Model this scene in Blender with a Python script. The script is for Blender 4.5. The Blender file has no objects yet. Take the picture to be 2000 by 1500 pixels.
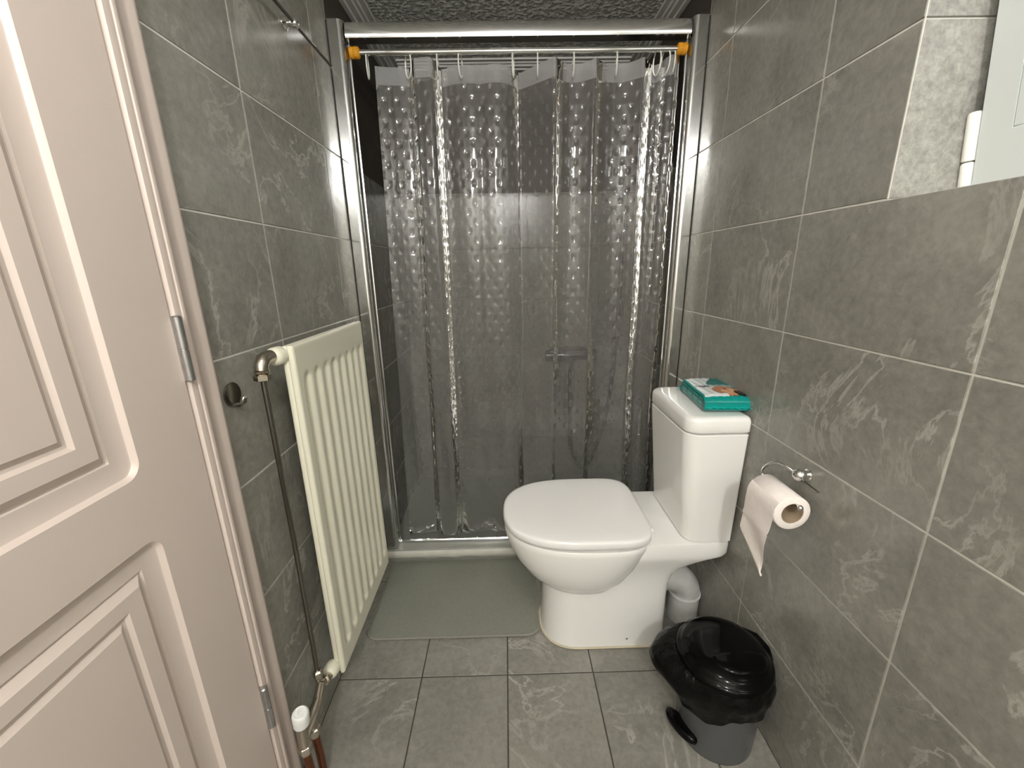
import bpy, bmesh, math, random
from mathutils import Vector, Matrix, Euler

random.seed(7)
PI = math.pi
C = bpy.context.scene.collection
SC = bpy.context.scene

# ------------------------------------------------------------------ camera
cam_data = bpy.data.cameras.new('camera')
cam = bpy.data.objects.new('camera', cam_data)
C.objects.link(cam)
cam_data.sensor_fit = 'HORIZONTAL'
cam_data.sensor_width = 36.0
cam_data.lens = 14.475
cam_data.clip_start = 0.01
PITCH, YAW, ROLL = 0.27152, 0.01214, 0.018788
cp, sp, cy, sy, cr, sr = (math.cos(PITCH), math.sin(PITCH), math.cos(YAW), math.sin(YAW), math.cos(ROLL), math.sin(ROLL))
v_x = Vector((cy, -sy, 0)); v_up = Vector((sp*sy, sp*cy, cp)); v_f = Vector((cp*sy, cp*cy, -sp))
v_r = cr*v_x - sr*v_up
v_u = sr*v_x + cr*v_up
M = Matrix((v_r, v_u, -v_f)).transposed().to_4x4()
M.translation = Vector((0, 0, 1.17))
cam.matrix_world = M
SC.camera = cam

# ------------------------------------------------------------------ world, lights, exposure
world = bpy.data.worlds.new('world')
SC.world = world
world.use_nodes = True
world.node_tree.nodes['Background'].inputs[0].default_value = (0.9, 0.95, 1.0, 1)
world.node_tree.nodes['Background'].inputs[1].default_value = 0.02

def point_light(name, loc, watts, radius, color):
    ld = bpy.data.lights.new(name, 'POINT')
    ld.energy = watts; ld.color = color; ld.shadow_soft_size = radius
    lo = bpy.data.objects.new(name, ld); C.objects.link(lo); lo.location = loc
    return lo
WARM = (1.0, 0.990, 0.962)
point_light('ceiling_and_fill_light', (0.04, 0.05, 1.87), 12.5, 0.05, WARM)        # ceiling lamp over the washing area
point_light('ceiling_and_fill_light', (0.05, -0.95, 1.90), 57.0, 0.06, WARM)       # added unseen fill behind the camera, brightens the surfaces facing it

SC.view_settings.view_transform = 'Standard'
SC.view_settings.look = 'None'
SC.view_settings.exposure = 0.0
SC.view_settings.gamma = 1.0
SC.view_settings.use_curve_mapping = False
SC.cycles.max_bounces = 10
SC.cycles.diffuse_bounces = 5
SC.cycles.glossy_bounces = 5
SC.cycles.transparent_max_bounces = 16
SC.cycles.use_denoising = True
SC.cycles.caustics_refractive = False
SC.cycles.sample_clamp_indirect = 0.0
SC.cycles.blur_glossy = 0.0

# ------------------------------------------------------------------ dimensions
XL, XR, YB, ZC = -0.5204, 0.6404, 2.15, 2.045     # left wall, right wall, shower back wall, ceiling
YW = -1.50                                        # wall behind the camera
TH, TW = 0.2521, 0.3975                           # wall tile
ZR = [0.0005] + [0.0107 + i*TH for i in range(1, 8)] + [ZC]
ZL = [0.0005] + [0.0135 + i*TH for i in range(1, 8)] + [ZC]
YF = 1.49                                         # front of the shower frame

# ------------------------------------------------------------------ materials
def new_mat(name):
    m = bpy.data.materials.new(name); m.use_nodes = True
    nt = m.node_tree
    return m, nt, nt.nodes['Principled BSDF']

def lin(c):
    return tuple((x/12.92 if x <= 0.04045 else ((x+0.055)/1.055)**2.4) for x in (v/255.0 for v in c)) + (1,)

def simple(name, col, rough=0.5, metal=0.0, bump=0.0, bscale=80.0, var=0.0, vscale=6.0, spec=0.5, coat=0.0, bdist=0.002):
    """colour (linear rgb) with faint noise variation and fine relief"""
    m, nt, b = new_mat(name)
    b.inputs['Roughness'].default_value = rough
    b.inputs['Metallic'].default_value = metal
    b.inputs['Specular IOR Level'].default_value = spec
    b.inputs['Coat Weight'].default_value = coat
    b.inputs['Coat Roughness'].default_value = 0.05
    N, L = nt.nodes, nt.links
    tc = N.new('ShaderNodeTexCoord')
    nz = N.new('ShaderNodeTexNoise'); nz.inputs['Scale'].default_value = vscale; nz.inputs['Detail'].default_value = 4
    L.new(tc.outputs['Object'], nz.inputs['Vector'])
    mx = N.new('ShaderNodeMix'); mx.data_type = 'RGBA'
    k = 1.0 - var
    mx.inputs[6].default_value = (col[0]*k, col[1]*k, col[2]*k, 1)
    k = 1.0 + var
    mx.inputs[7].default_value = (min(1, col[0]*k), min(1, col[1]*k), min(1, col[2]*k), 1)
    L.new(nz.outputs['Fac'], mx.inputs[0]); L.new(mx.outputs[2], b.inputs['Base Color'])
    if bump > 0:
        n2 = N.new('ShaderNodeTexNoise'); n2.inputs['Scale'].default_value = bscale; n2.inputs['Detail'].default_value = 5
        L.new(tc.outputs['Object'], n2.inputs['Vector'])
        bp = N.new('ShaderNodeBump'); bp.inputs['Strength'].default_value = bump; bp.inputs['Distance'].default_value = bdist
        L.new(n2.outputs['Fac'], bp.inputs['Height']); L.new(bp.outputs['Normal'], b.inputs['Normal'])
    return m

def slate(name, dark, light, vein, rough, vein_amt, bump, fine_w=0.52, fine_s=62):
    """slate-look ceramic: cloudy base, thin pale veins, soft relief; every tile gets its own offset"""
    m, nt, b = new_mat(name)
    N, L = nt.nodes, nt.links
    tc = N.new('ShaderNodeTexCoord'); oi = N.new('ShaderNodeObjectInfo')
    mul = N.new('ShaderNodeVectorMath'); mul.operation = 'SCALE'
    mul.inputs[0].default_value = (37.0, 61.0, 23.0); L.new(oi.outputs['Random'], mul.inputs['Scale'])
    add = N.new('ShaderNodeVectorMath'); add.operation = 'ADD'
    L.new(tc.outputs['Object'], add.inputs[0]); L.new(mul.outputs[0], add.inputs[1])
    def noise(scale, detail, dist=0.0, rough_=0.55):
        n = N.new('ShaderNodeTexNoise'); n.inputs['Scale'].default_value = scale; n.inputs['Detail'].default_value = detail
        n.inputs['Distortion'].default_value = dist; n.inputs['Roughness'].default_value = rough_
        L.new(add.outputs[0], n.inputs['Vector']); return n
    def ramp(src, stops):
        r = N.new('ShaderNodeValToRGB'); e = r.color_ramp.elements
        e[0].position, e[0].color = stops[0][0], (stops[0][1],)*3 + (1,)
        e[1].position, e[1].color = stops[1][0], (stops[1][1],)*3 + (1,)
        for p_, v_ in stops[2:]:
            q = e.new(p_); q.color = (v_,)*3 + (1,)
        L.new(src, r.inputs[0]); return r
    cloud = noise(5.0, 7, 0.6); fine = noise(fine_s, 7, 0.3, 0.68)
    cm = N.new('ShaderNodeMath'); cm.operation = 'MULTIPLY_ADD'; cm.inputs[1].default_value = fine_w
    L.new(fine.outputs['Fac'], cm.inputs[0])
    c2 = N.new('ShaderNodeMath'); c2.operation = 'MULTIPLY'; c2.inputs[1].default_value = 1-fine_w
    L.new(cloud.outputs['Fac'], c2.inputs[0]); L.new(c2.outputs[0], cm.inputs[2])
    rr = ramp(cm.outputs[0], [(0.36, 0.0), (0.64, 1.0)])
    base = N.new('ShaderNodeMix'); base.data_type = 'RGBA'
    base.inputs[6].default_value = dark + (1,); base.inputs[7].default_value = light + (1,)
    L.new(rr.outputs[0], base.inputs[0])
    vn = noise(3.4, 9, 1.3, 0.62)
    vr = ramp(vn.outputs['Fac'], [(0.475, 0.0), (0.5, 1.0), (0.515, 0.0)])
    msk = noise(2.6, 3); mr = ramp(msk.outputs['Fac'], [(0.44, 0.0), (0.62, 1.0)])
    vm = N.new('ShaderNodeMath'); vm.operation = 'MULTIPLY'
    L.new(vr.outputs[0], vm.inputs[0]); L.new(mr.outputs[0], vm.inputs[1])
    vs = N.new('ShaderNodeMath'); vs.operation = 'MULTIPLY'; vs.inputs[1].default_value = vein_amt
    L.new(vm.outputs[0], vs.inputs[0])
    fin = N.new('ShaderNodeMix'); fin.data_type = 'RGBA'; fin.inputs[7].default_value = vein + (1,)
    L.new(base.outputs[2], fin.inputs[6]); L.new(vs.outputs[0], fin.inputs[0])
    L.new(fin.outputs[2], b.inputs['Base Color'])
    b.inputs['Roughness'].default_value = rough
    rel = noise(16, 6, 0.5); bp = N.new('ShaderNodeBump'); bp.inputs['Strength'].default_value = bump; bp.inputs['Distance'].default_value = 0.004
    L.new(rel.outputs['Fac'], bp.inputs['Height'])
    bp2 = N.new('ShaderNodeBump'); bp2.inputs['Strength'].default_value = bump*0.5; bp2.inputs['Distance'].default_value = 0.0012
    L.new(fine.outputs['Fac'], bp2.inputs['Height']); L.new(bp.outputs['Normal'], bp2.inputs['Normal'])
    L.new(bp2.outputs['Normal'], b.inputs['Normal'])
    return m

M_TILE = slate('dark_slate_tile', (0.174, 0.167, 0.146), (0.285, 0.276, 0.243), (0.48, 0.47, 0.42), 0.22, 0.60, 0.22)
M_FLOOR = slate('floor_slate_tile', (0.160, 0.152, 0.132), (0.268, 0.257, 0.226), (0.50, 0.48, 0.43), 0.40, 0.60, 0.22)
M_PALE = slate('pale_slate_tile', (0.185, 0.180, 0.163), (0.39, 0.382, 0.350), (0.48, 0.46, 0.42), 0.45, 0.2, 0.40, 0.72, 85)
M_GROUT = simple('grout_grey', (0.60, 0.585, 0.53), 0.85, var=0.12, vscale=30, bump=0.3)
M_GROUTB = simple('grout_shower', (0.22, 0.21, 0.185), 0.85, var=0.12, vscale=30)
M_GROUTF = simple('grout_dark', (0.055, 0.05, 0.042), 0.9, var=0.15, vscale=30, bump=0.3)
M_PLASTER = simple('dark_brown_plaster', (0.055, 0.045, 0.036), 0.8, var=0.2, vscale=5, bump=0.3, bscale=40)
M_PAINT = simple('pale_wall_paint', (0.72, 0.71, 0.68), 0.7, var=0.03, bump=0.1)
M_DOOR = simple('taupe_door_paint', (0.585, 0.497, 0.448), 0.42, var=0.03, vscale=3, bump=0.06, bscale=60)
M_CERAMIC = simple('white_ceramic', (0.80, 0.79, 0.765), 0.10, var=0.01, spec=0.5, coat=0.3)
M_SEAT = simple('white_seat_plastic', (0.80, 0.785, 0.775), 0.16, var=0.01)
M_RAD = simple('cream_enamel', (0.66, 0.64, 0.52), 0.32, var=0.02)
M_CHROME = simple('chrome', (0.72, 0.72, 0.70), 0.10, metal=1.0, var=0.02)
M_NICKEL = simple('aged_nickel', (0.50, 0.45, 0.38), 0.24, metal=1.0, var=0.15, vscale=40)
M_ALU = simple('satin_aluminium', (0.62, 0.62, 0.61), 0.15, metal=1.0, var=0.03, vscale=12)
M_ALUP = simple('polished_aluminium', (0.78, 0.78, 0.77), 0.16, metal=1.0, var=0.02)
M_COPPER = simple('dark_copper', (0.24, 0.085, 0.038), 0.34, metal=1.0, var=0.35, vscale=30)
M_ORANGE = simple('orange_rubber', (0.62, 0.27, 0.012), 0.45, var=0.1, vscale=60)
M_RING = simple('white_ring_plastic', (0.70, 0.70, 0.66), 0.35)
M_MAT = simple('sage_grey_mat', (0.205, 0.208, 0.174), 0.95, var=0.14, vscale=160, bump=0.6, bscale=420, spec=0.1)
M_MATEDGE = simple('sage_grey_edging', (0.25, 0.245, 0.21), 0.9, var=0.1, vscale=120, bump=0.4, bscale=300, spec=0.1)
M_BLACK = simple('glossy_black_plastic', (0.002, 0.002, 0.002), 0.10, var=0.1, spec=0.14)
M_BAG = simple('black_bin_liner', (0.004, 0.0038, 0.0035), 0.22, var=0.2, bump=1.0, bscale=17, spec=0.12, bdist=0.012)
M_BIN = simple('dark_grey_plastic', (0.070, 0.073, 0.074), 0.26, var=0.06)
M_PAPER = simple('white_tissue', (0.80, 0.735, 0.70), 0.95, var=0.05, vscale=90, bump=0.5, bscale=160, spec=0.1)
M_CARD = simple('brown_card', (0.33, 0.25, 0.17), 0.85, var=0.1, vscale=40)
M_WHITEPL = simple('white_plastic', (0.72, 0.73, 0.71), 0.35, var=0.02)
M_PIPE = simple('grey_white_pipe', (0.50, 0.50, 0.48), 0.38, var=0.28, vscale=22, bump=0.3, bscale=50)
M_TRAY = simple('shower_tray_acrylic', (0.27, 0.27, 0.24), 0.35, var=0.08, vscale=8)
M_SEAL = simple('pale_sealant', (0.56, 0.55, 0.49), 0.6, var=0.15, vscale=25, bump=0.3, bscale=30)
M_CUP = simple('window_white_plastic', (0.62, 0.66, 0.65), 0.35, var=0.02)
M_HINGEW = simple('hinge_white_paint', (0.80, 0.80, 0.76), 0.35, var=0.06, vscale=90)
M_INSET = simple('frosted_pane', (0.52, 0.57, 0.58), 0.3, var=0.02)
M_DARK = simple('black_and_gap_shade', (0.012, 0.011, 0.010), 0.8)
M_STEEL = simple('worn_steel', (0.46, 0.46, 0.46), 0.36, metal=1.0, var=0.3, vscale=60)
M_MIXER = simple('dark_shower_chrome', (0.085, 0.085, 0.095), 0.20, metal=1.0, var=0.1)
M_HOOK = simple('dark_chrome', (0.20, 0.19, 0.17), 0.22, metal=1.0)
M_TEAL = None

def ceiling_mat():
    m, nt, b = new_mat('stippled_ceiling'); N, L = nt.nodes, nt.links
    tc = N.new('ShaderNodeTexCoord')
    n1 = N.new('ShaderNodeTexNoise'); n1.inputs['Scale'].default_value = 62; n1.inputs['Detail'].default_value = 3
    L.new(tc.outputs['Object'], n1.inputs['Vector'])
    r = N.new('ShaderNodeValToRGB'); r.color_ramp.elements[0].position = 0.42; r.color_ramp.elements[1].position = 0.62
    L.new(n1.outputs['Fac'], r.inputs[0])
    bp = N.new('ShaderNodeBump'); bp.inputs['Strength'].default_value = 1.0; bp.inputs['Distance'].default_value = 0.006
    L.new(r.outputs[0], bp.inputs['Height']); L.new(bp.outputs['Normal'], b.inputs['Normal'])
    mx = N.new('ShaderNodeMix'); mx.data_type = 'RGBA'
    mx.inputs[6].default_value = (0.44, 0.435, 0.40, 1); mx.inputs[7].default_value = (0.80, 0.79, 0.75, 1)
    L.new(r.outputs[0], mx.inputs[0]); L.new(mx.outputs[2], b.inputs['Base Color'])
    b.inputs['Roughness'].default_value = 0.6
    return m
M_CEIL = ceiling_mat()
M_CORNICE = simple('cornice_paint', (0.62, 0.615, 0.585), 0.55, var=0.04)

def vinyl_mat(name, veil, veil_amt, dimple):
    """clear vinyl: see-through, a thin milky veil, sharp gloss on a staggered pillow relief"""
    m = bpy.data.materials.new(name); m.use_nodes = True
    nt = m.node_tree; N, L = nt.nodes, nt.links
    N.remove(N['Principled BSDF']); out = N['Material Output']
    tr = N.new('ShaderNodeBsdfTransparent'); tr.inputs[0].default_value = (0.93, 0.93, 0.93, 1)
    df = N.new('ShaderNodeBsdfDiffuse'); df.inputs[0].default_value = veil + (1,)
    gl = N.new('ShaderNodeBsdfGlossy'); gl.inputs['Roughness'].default_value = 0.04; gl.inputs[0].default_value = (1, 1, 1, 1)
    uv = N.new('ShaderNodeTexCoord'); sep = N.new('ShaderNodeSeparateXYZ'); L.new(uv.outputs['UV'], sep.inputs[0])
    def cosn(sock, period, phase=0.0):
        a = N.new('ShaderNodeMath'); a.operation = 'MULTIPLY_ADD'; a.inputs[1].default_value = 2*PI/period; a.inputs[2].default_value = phase
        L.new(sock, a.inputs[0]); c = N.new('ShaderNodeMath'); c.operation = 'COSINE'; L.new(a.outputs[0], c.inputs[0]); return c.outputs[0]
    cu, cv = cosn(sep.outputs[0], 0.042), cosn(sep.outputs[1], 0.062)
    pr = N.new('ShaderNodeMath'); pr.operation = 'MULTIPLY'; L.new(cu, pr.inputs[0]); L.new(cv, pr.inputs[1])
    mxm = N.new('ShaderNodeMath'); mxm.operation = 'MAXIMUM'; mxm.inputs[1].default_value = 0.0; L.new(pr.outputs[0], mxm.inputs[0])
    pw = N.new('ShaderNodeMath'); pw.operation = 'POWER'; pw.inputs[1].default_value = 1.5; L.new(mxm.outputs[0], pw.inputs[0])
    wn = N.new('ShaderNodeTexNoise'); wn.inputs['Scale'].default_value = 26; wn.inputs['Detail'].default_value = 3
    L.new(uv.outputs['UV'], wn.inputs['Vector'])
    sm = N.new('ShaderNodeMath'); sm.operation = 'MULTIPLY_ADD'; sm.inputs[1].default_value = 0.08
    L.new(wn.outputs['Fac'], sm.inputs[0]); L.new(pw.outputs[0], sm.inputs[2])
    bp = N.new('ShaderNodeBump'); bp.inputs['Strength'].default_value = dimple; bp.inputs['Distance'].default_value = 0.0019
    L.new(sm.outputs[0], bp.inputs['Height']); L.new(bp.outputs['Normal'], gl.inputs['Normal'])
    fr = N.new('ShaderNodeFresnel'); fr.inputs[0].default_value = 1.50
    fm = N.new('ShaderNodeMath'); fm.operation = 'MULTIPLY'; fm.inputs[1].default_value = 1.15; fm.use_clamp = True
    L.new(fr.outputs[0], fm.inputs[0])
    rf = N.new('ShaderNodeBsdfRefraction'); rf.inputs[0].default_value = (0.93, 0.93, 0.93, 1)
    rf.inputs['Roughness'].default_value = 0.10; rf.inputs['IOR'].default_value = 1.13
    L.new(bp.outputs['Normal'], rf.inputs['Normal'])
    m0 = N.new('ShaderNodeMixShader'); m0.inputs[0].default_value = 0.42
    L.new(tr.outputs[0], m0.inputs[1]); L.new(rf.outputs[0], m0.inputs[2])
    m1 = N.new('ShaderNodeMixShader'); m1.inputs[0].default_value = veil_amt
    L.new(m0.outputs[0], m1.inputs[1]); L.new(df.outputs[0], m1.inputs[2])
    m2 = N.new('ShaderNodeMixShader'); L.new(fm.outputs[0], m2.inputs[0])
    L.new(m1.outputs[0], m2.inputs[1]); L.new(gl.outputs[0], m2.inputs[2])
    L.new(m2.outputs[0], out.inputs['Surface'])
    return m
M_VINYL = vinyl_mat('clear_dimpled_vinyl', (0.32, 0.315, 0.30), 0.22, 1.0)
M_HEM = vinyl_mat('frosted_vinyl_hem', (0.40, 0.40, 0.40), 0.48, 0.3)

def print_mat():
    m, nt, b = new_mat('printed_wipes_film'); N, L = nt.nodes, nt.links
    a = N.new('ShaderNodeVertexColor'); a.layer_name = 'print'
    L.new(a.outputs['Color'], b.inputs['Base Color'])
    b.inputs['Roughness'].default_value = 0.28
    return m
M_PRINT = print_mat()

# ------------------------------------------------------------------ mesh helpers
def finish(name, bm, mat, parent=None, smooth=40, recalc=True):
    if recalc:
        bmesh.ops.recalc_face_normals(bm, faces=bm.faces)
    me = bpy.data.meshes.new(name)
    bm.to_mesh(me); bm.free()
    for mm in (mat if isinstance(mat, (list, tuple)) else [mat]):
        me.materials.append(mm)
    if smooth:
        for p_ in me.polygons: p_.use_smooth = True
        me.set_sharp_from_angle(angle=math.radians(smooth))
    o = bpy.data.objects.new(name, me)
    C.objects.link(o)
    if parent:
        o.parent = parent
        o.matrix_parent_inverse = Matrix.Translation(-Vector(parent.location)) if parent.parent is None else parent.matrix_parent_inverse.copy()
    return o

def thing(name, label, cat, loc=(0, 0, 0), group=None):
    o = bpy.data.objects.new(name, None); C.objects.link(o)
    o.location = loc; o.empty_display_size = 0.05
    o['label'] = label; o['category'] = cat
    if group: o['group'] = group
    return o

def tag(o, label, cat, group=None):
    o['label'] = label; o['category'] = cat
    if group: o['group'] = group
    return o

def structure(o, label=None):
    o['kind'] = 'structure'
    if label: o['label'] = label
    return o

def new(): return bmesh.new()

def box(bm, lo, hi, bev=0.0, seg=2):
    x0, y0, z0 = lo; x1, y1, z1 = hi
    vs = [bm.verts.new(c) for c in ((x0,y0,z0),(x1,y0,z0),(x1,y1,z0),(x0,y1,z0),(x0,y0,z1),(x1,y0,z1),(x1,y1,z1),(x0,y1,z1))]
    fs = [bm.faces.new([vs[i] for i in f]) for f in ((0,3,2,1),(4,5,6,7),(0,1,5,4),(1,2,6,5),(2,3,7,6),(3,0,4,7))]
    if bev > 0:
        es = list({e for f in fs for e in f.edges})
        bmesh.ops.bevel(bm, geom=es, offset=bev, segments=seg, profile=0.5, affect='EDGES')
    return bm

def loft(bm, rings, cap0=True, cap1=True, closed=True):
    vr = [[bm.verts.new(p_) for p_ in r] for r in rings]
    n = len(vr[0])
    for a, b in zip(vr[:-1], vr[1:]):
        for i in range(n if closed else n-1):
            j = (i+1) % n
            try: bm.faces.new((a[i], a[j], b[j], b[i]))
            except ValueError: pass
    if cap0: bm.faces.new(list(reversed(vr[0])))
    if cap1: bm.faces.new(vr[-1])
    return vr

def frame_of(t):
    t = t.normalized()
    a = Vector((0, 0, 1)) if abs(t.z) < 0.9 else Vector((1, 0, 0))
    u = t.cross(a).normalized(); return u, t.cross(u).normalized()

def smooth_path(pts, n=6):
    P = [Vector(p_) for p_ in pts]
    if len(P) < 3: return P
    out = []
    for i in range(len(P)-1):
        p0, p1, p2, p3 = P[max(i-1, 0)], P[i], P[i+1], P[min(i+2, len(P)-1)]
        for k in range(n):
            t = k/n
            out.append(0.5*((2*p1) + (p2-p0)*t + (2*p0-5*p1+4*p2-p3)*t*t + (3*p1-p0-3*p2+p3)*t*t*t))
    out.append(P[-1]); return out

def tube(bm, pts, r, seg=12, curve=False, cap=True):
    P = smooth_path(pts) if curve else [Vector(p_) for p_ in pts]
    rr = r if isinstance(r, (list, tuple)) else [r]*len(P)
    rings = []; u = None
    for i, p_ in enumerate(P):
        t = (P[min(i+1, len(P)-1)] - P[max(i-1, 0)])
        if t.length < 1e-9: t = Vector((0, 0, 1))
        t.normalize()
        if u is None: u, w = frame_of(t)
        else:
            u = (u - t*u.dot(t)).normalized(); w = t.cross(u).normalized()
        rings.append([p_ + rr[i]*(math.cos(2*PI*k/seg)*u + math.sin(2*PI*k/seg)*w) for k in range(seg)])
    loft(bm, rings, cap, cap)
    return bm

def lathe(bm, base, axis, prof, seg=24, hexa=False):
    """prof: list of (distance along axis, radius)"""
    base = Vector(base); t = Vector(axis).normalized(); u, w = frame_of(t)
    rings = [[base + t*d + max(r, 1e-5)*(math.cos(2*PI*k/seg)*u + math.sin(2*PI*k/seg)*w) for k in range(seg)] for d, r in prof]
    loft(bm, rings)
    return bm

def rrect(cx, cy_, hx, hy, r, z, n=6):
    """rounded rectangle ring in XY, counter-clockwise"""
    r = max(min(r, hx-1e-4, hy-1e-4), 1e-4)
    pts = []
    for sx, sy_, a0 in ((1, 1, 0), (-1, 1, PI/2), (-1, -1, PI), (1, -1, 1.5*PI)):
        for k in range(n+1):
            a = a0 + k*PI/2/n
            pts.append(Vector((cx + sx*(hx-r) + r*math.cos(a), cy_ + sy_*(hy-r) + r*math.sin(a), z)))
    return pts

def sphere(bm, c, r, seg=16, rings=10):
    bmesh.ops.create_uvsphere(bm, u_segments=seg, v_segments=rings, radius=r, matrix=Matrix.Translation(Vector(c)))
    return bm

def prism_z(bm, prof, z0, z1):
    """closed (x, y) profile extruded in z"""
    loft(bm, [[Vector((x, y, z0)) for x, y in prof], [Vector((x, y, z1)) for x, y in prof]])

def prism_x(bm, prof, x0, x1):
    loft(bm, [[Vector((x0, y, z)) for y, z in prof], [Vector((x1, y, z)) for y, z in prof]])

def prism_y(bm, prof, y0, y1):
    loft(bm, [[Vector((x, y0, z)) for x, z in prof], [Vector((x, y1, z)) for x, z in prof]])

# ------------------------------------------------------------------ tiles (one object each)
_tile_mesh = {}
def tile_obj(parent, mat, center, normal, w, h, name='tile', gap=0.0036, thick=0.0015):
    """w along the horizontal tangent, h along the other; front face on the plane through center"""
    key = (mat.name, normal, round(w, 4), round(h, 4))
    if key not in _tile_mesh:
        bm = new()
        a, b = (w-gap)/2, (h-gap)/2; e = 0.0008
        rings = [[(-a, -b, -thick), (a, -b, -thick), (a, b, -thick), (-a, b, -thick)],
                 [(-a, -b, -e), (a, -b, -e), (a, b, -e), (-a, b, -e)],
                 [(-a+e, -b+e, 0), (a-e, -b+e, 0), (a-e, b-e, 0), (-a+e, b-e, 0)]]
        loft(bm, [[Vector(p_) for p_ in r] for r in rings], True, True)
        R = {'+x': Matrix(((0, 0, 1), (1, 0, 0), (0, 1, 0))), '-x': Matrix(((0, 0, -1), (-1, 0, 0), (0, 1, 0))),
             '-y': Matrix(((1, 0, 0), (0, 0, -1), (0, 1, 0))), '+z': Matrix.Identity(3)}[normal].to_4x4()
        bmesh.ops.transform(bm, matrix=R, verts=bm.verts)
        bmesh.ops.recalc_face_normals(bm, faces=bm.faces)
        me = bpy.data.meshes.new(name); bm.to_mesh(me); bm.free(); me.materials.append(mat)
        _tile_mesh[key] = me
    o = bpy.data.objects.new(name, _tile_mesh[key]); C.objects.link(o)
    o.parent = parent
    j = 0.00035
    o.location = Vector(center) + Vector({'+x': (1, 0, 0), '-x': (-1, 0, 0), '-y': (0, -1, 0), '+z': (0, 0, 1)}[normal])*random.uniform(-j, j)
    return o

# ================================================================== SETTING
BACK = 0.0016   # joint depth: the slab lies this far behind the tile faces
# left wall slab with the door opening
bm = new()
xo = XL-BACK
box(bm, (xo-0.12, 0.652, -0.02), (xo, YB+0.12, 2.20))
box(bm, (xo-0.12, -0.19, 2.02), (xo, 0.652, 2.20))
box(bm, (xo-0.12, YW-0.1, -0.02), (xo, -0.19, 2.20))
wall_left = structure(finish('wall_left', bm, M_GROUT, smooth=0))
# right wall slab with the window niche
bm = new()
xo = XR+BACK
NY0, NY1, NZ0, NZ1 = 0.05, 0.7365, 1.2700, 1.98
box(bm, (xo, NY1, -0.02), (xo+0.32, YB+0.12, 2.20))
box(bm, (xo, YW-0.1, -0.02), (xo+0.32, NY1, NZ0))
box(bm, (xo, YW-0.1, NZ0), (xo+0.32, NY0, 2.20))
box(bm, (xo, NY0, NZ1), (xo+0.32, NY1, 2.20))
wall_right = structure(finish('wall_right', bm, M_GROUT, smooth=0))
bm = new(); box(bm, (XL-0.3, YB+BACK, -0.02), (XR+0.4, YB+0.12, 2.20))
wall_back = structure(finish('wall_back', bm, M_GROUTB, smooth=0))
bm = new(); box(bm, (XL-0.3, YW-0.1, -0.02), (XR+0.4, YW, 2.20))
wall_front = structure(finish('wall_front', bm, M_PAINT, smooth=0))
bm = new(); box(bm, (XL-0.35, YW-0.1, -0.12), (XR+0.4, YB+0.12, -0.0015))
floor = structure(finish('floor', bm, M_GROUTF, smooth=0))
bm = new(); box(bm, (XL-0.35, YW-0.1, ZC), (XR+0.4, YB+0.12, 2.20))
ceiling = structure(finish('ceiling', bm, M_CEIL, smooth=0))

ZT = 1.5234     # tiling stops here inside the shower
def tile_wall(parent, normal, x, cols, rows):
    for c0, c1 in zip(cols[:-1], cols[1:]):
        for r0, r1 in zip(rows[:-1], rows[1:]):
            tile_obj(parent, M_TILE, (x, (c0+c1)/2, (r0+r1)/2), normal, c1-c0, r1-r0)
# left wall: from the door casing to the shower, then inside the shower
tile_wall(wall_left, '+x', XL, [0.655, 0.9609, 1.3600, YF], ZL)
tile_wall(wall_left, '+x', XL, [YF, 1.7570, YB], ZL[:7])
# right wall below the niche, beside it, and in the shower
tile_wall(wall_right, '-x', XR, [-0.257, 0.1405, 0.5381, 0.9376, 1.3304, YF], ZR[:6])
tile_wall(wall_right, '-x', XR, [0.7330, 0.9376, 1.3304, YF], ZR[5:])
tile_wall(wall_right, '-x', XR, [YF, 1.7280, YB], ZR[:7])
# back wall of the shower
for c0, c1 in zip([XL, -0.3217, 0.0758, 0.4733], [-0.3217, 0.0758, 0.4733, XR]):
    for r0, r1 in zip(ZR[:6], ZR[1:7]):
        tile_obj(wall_back, M_TILE, ((c0+c1)/2, YB, (r0+r1)/2), '-y', c1-c0, r1-r0)
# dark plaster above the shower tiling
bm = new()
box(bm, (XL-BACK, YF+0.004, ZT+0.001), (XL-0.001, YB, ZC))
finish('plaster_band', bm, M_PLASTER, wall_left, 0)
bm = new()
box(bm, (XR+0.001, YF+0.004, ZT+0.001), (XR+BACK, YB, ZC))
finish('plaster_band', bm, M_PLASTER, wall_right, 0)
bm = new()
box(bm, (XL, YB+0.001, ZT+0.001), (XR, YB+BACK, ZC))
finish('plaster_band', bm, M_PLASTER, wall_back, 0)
# niche reveal: pale tiles facing the room
for r0, r1 in ((ZR[5], ZR[6]), (ZR[6], ZR[7]), (ZR[7], 1.98)):
    tile_obj(wall_right, M_PALE, (XR+0.064, 0.7330, (r0+r1)/2), '-y', 0.126, r1-r0)
bm = new(); box(bm, (XR-0.0002, 0.7325, ZR[5]), (XR+0.0020, 0.7345, 1.98), 0.0006, 1)
finish('corner_bead', bm, M_GROUT, wall_right)
# floor tiles
FX = [XL, -0.2741, -0.0177, 0.2388, 0.4952, XR]
FY = [-0.245, 0.1556, 0.5556, 0.9556, 1.3556, 1.53]
for a, b in zip(FX[:-1], FX[1:]):
    for c0, c1 in zip(FY[:-1], FY[1:]):
        tile_obj(floor, M_FLOOR, ((a+b)/2, (c0+c1)/2, 0.0), '+z', b-a, c1-c0)
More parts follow.
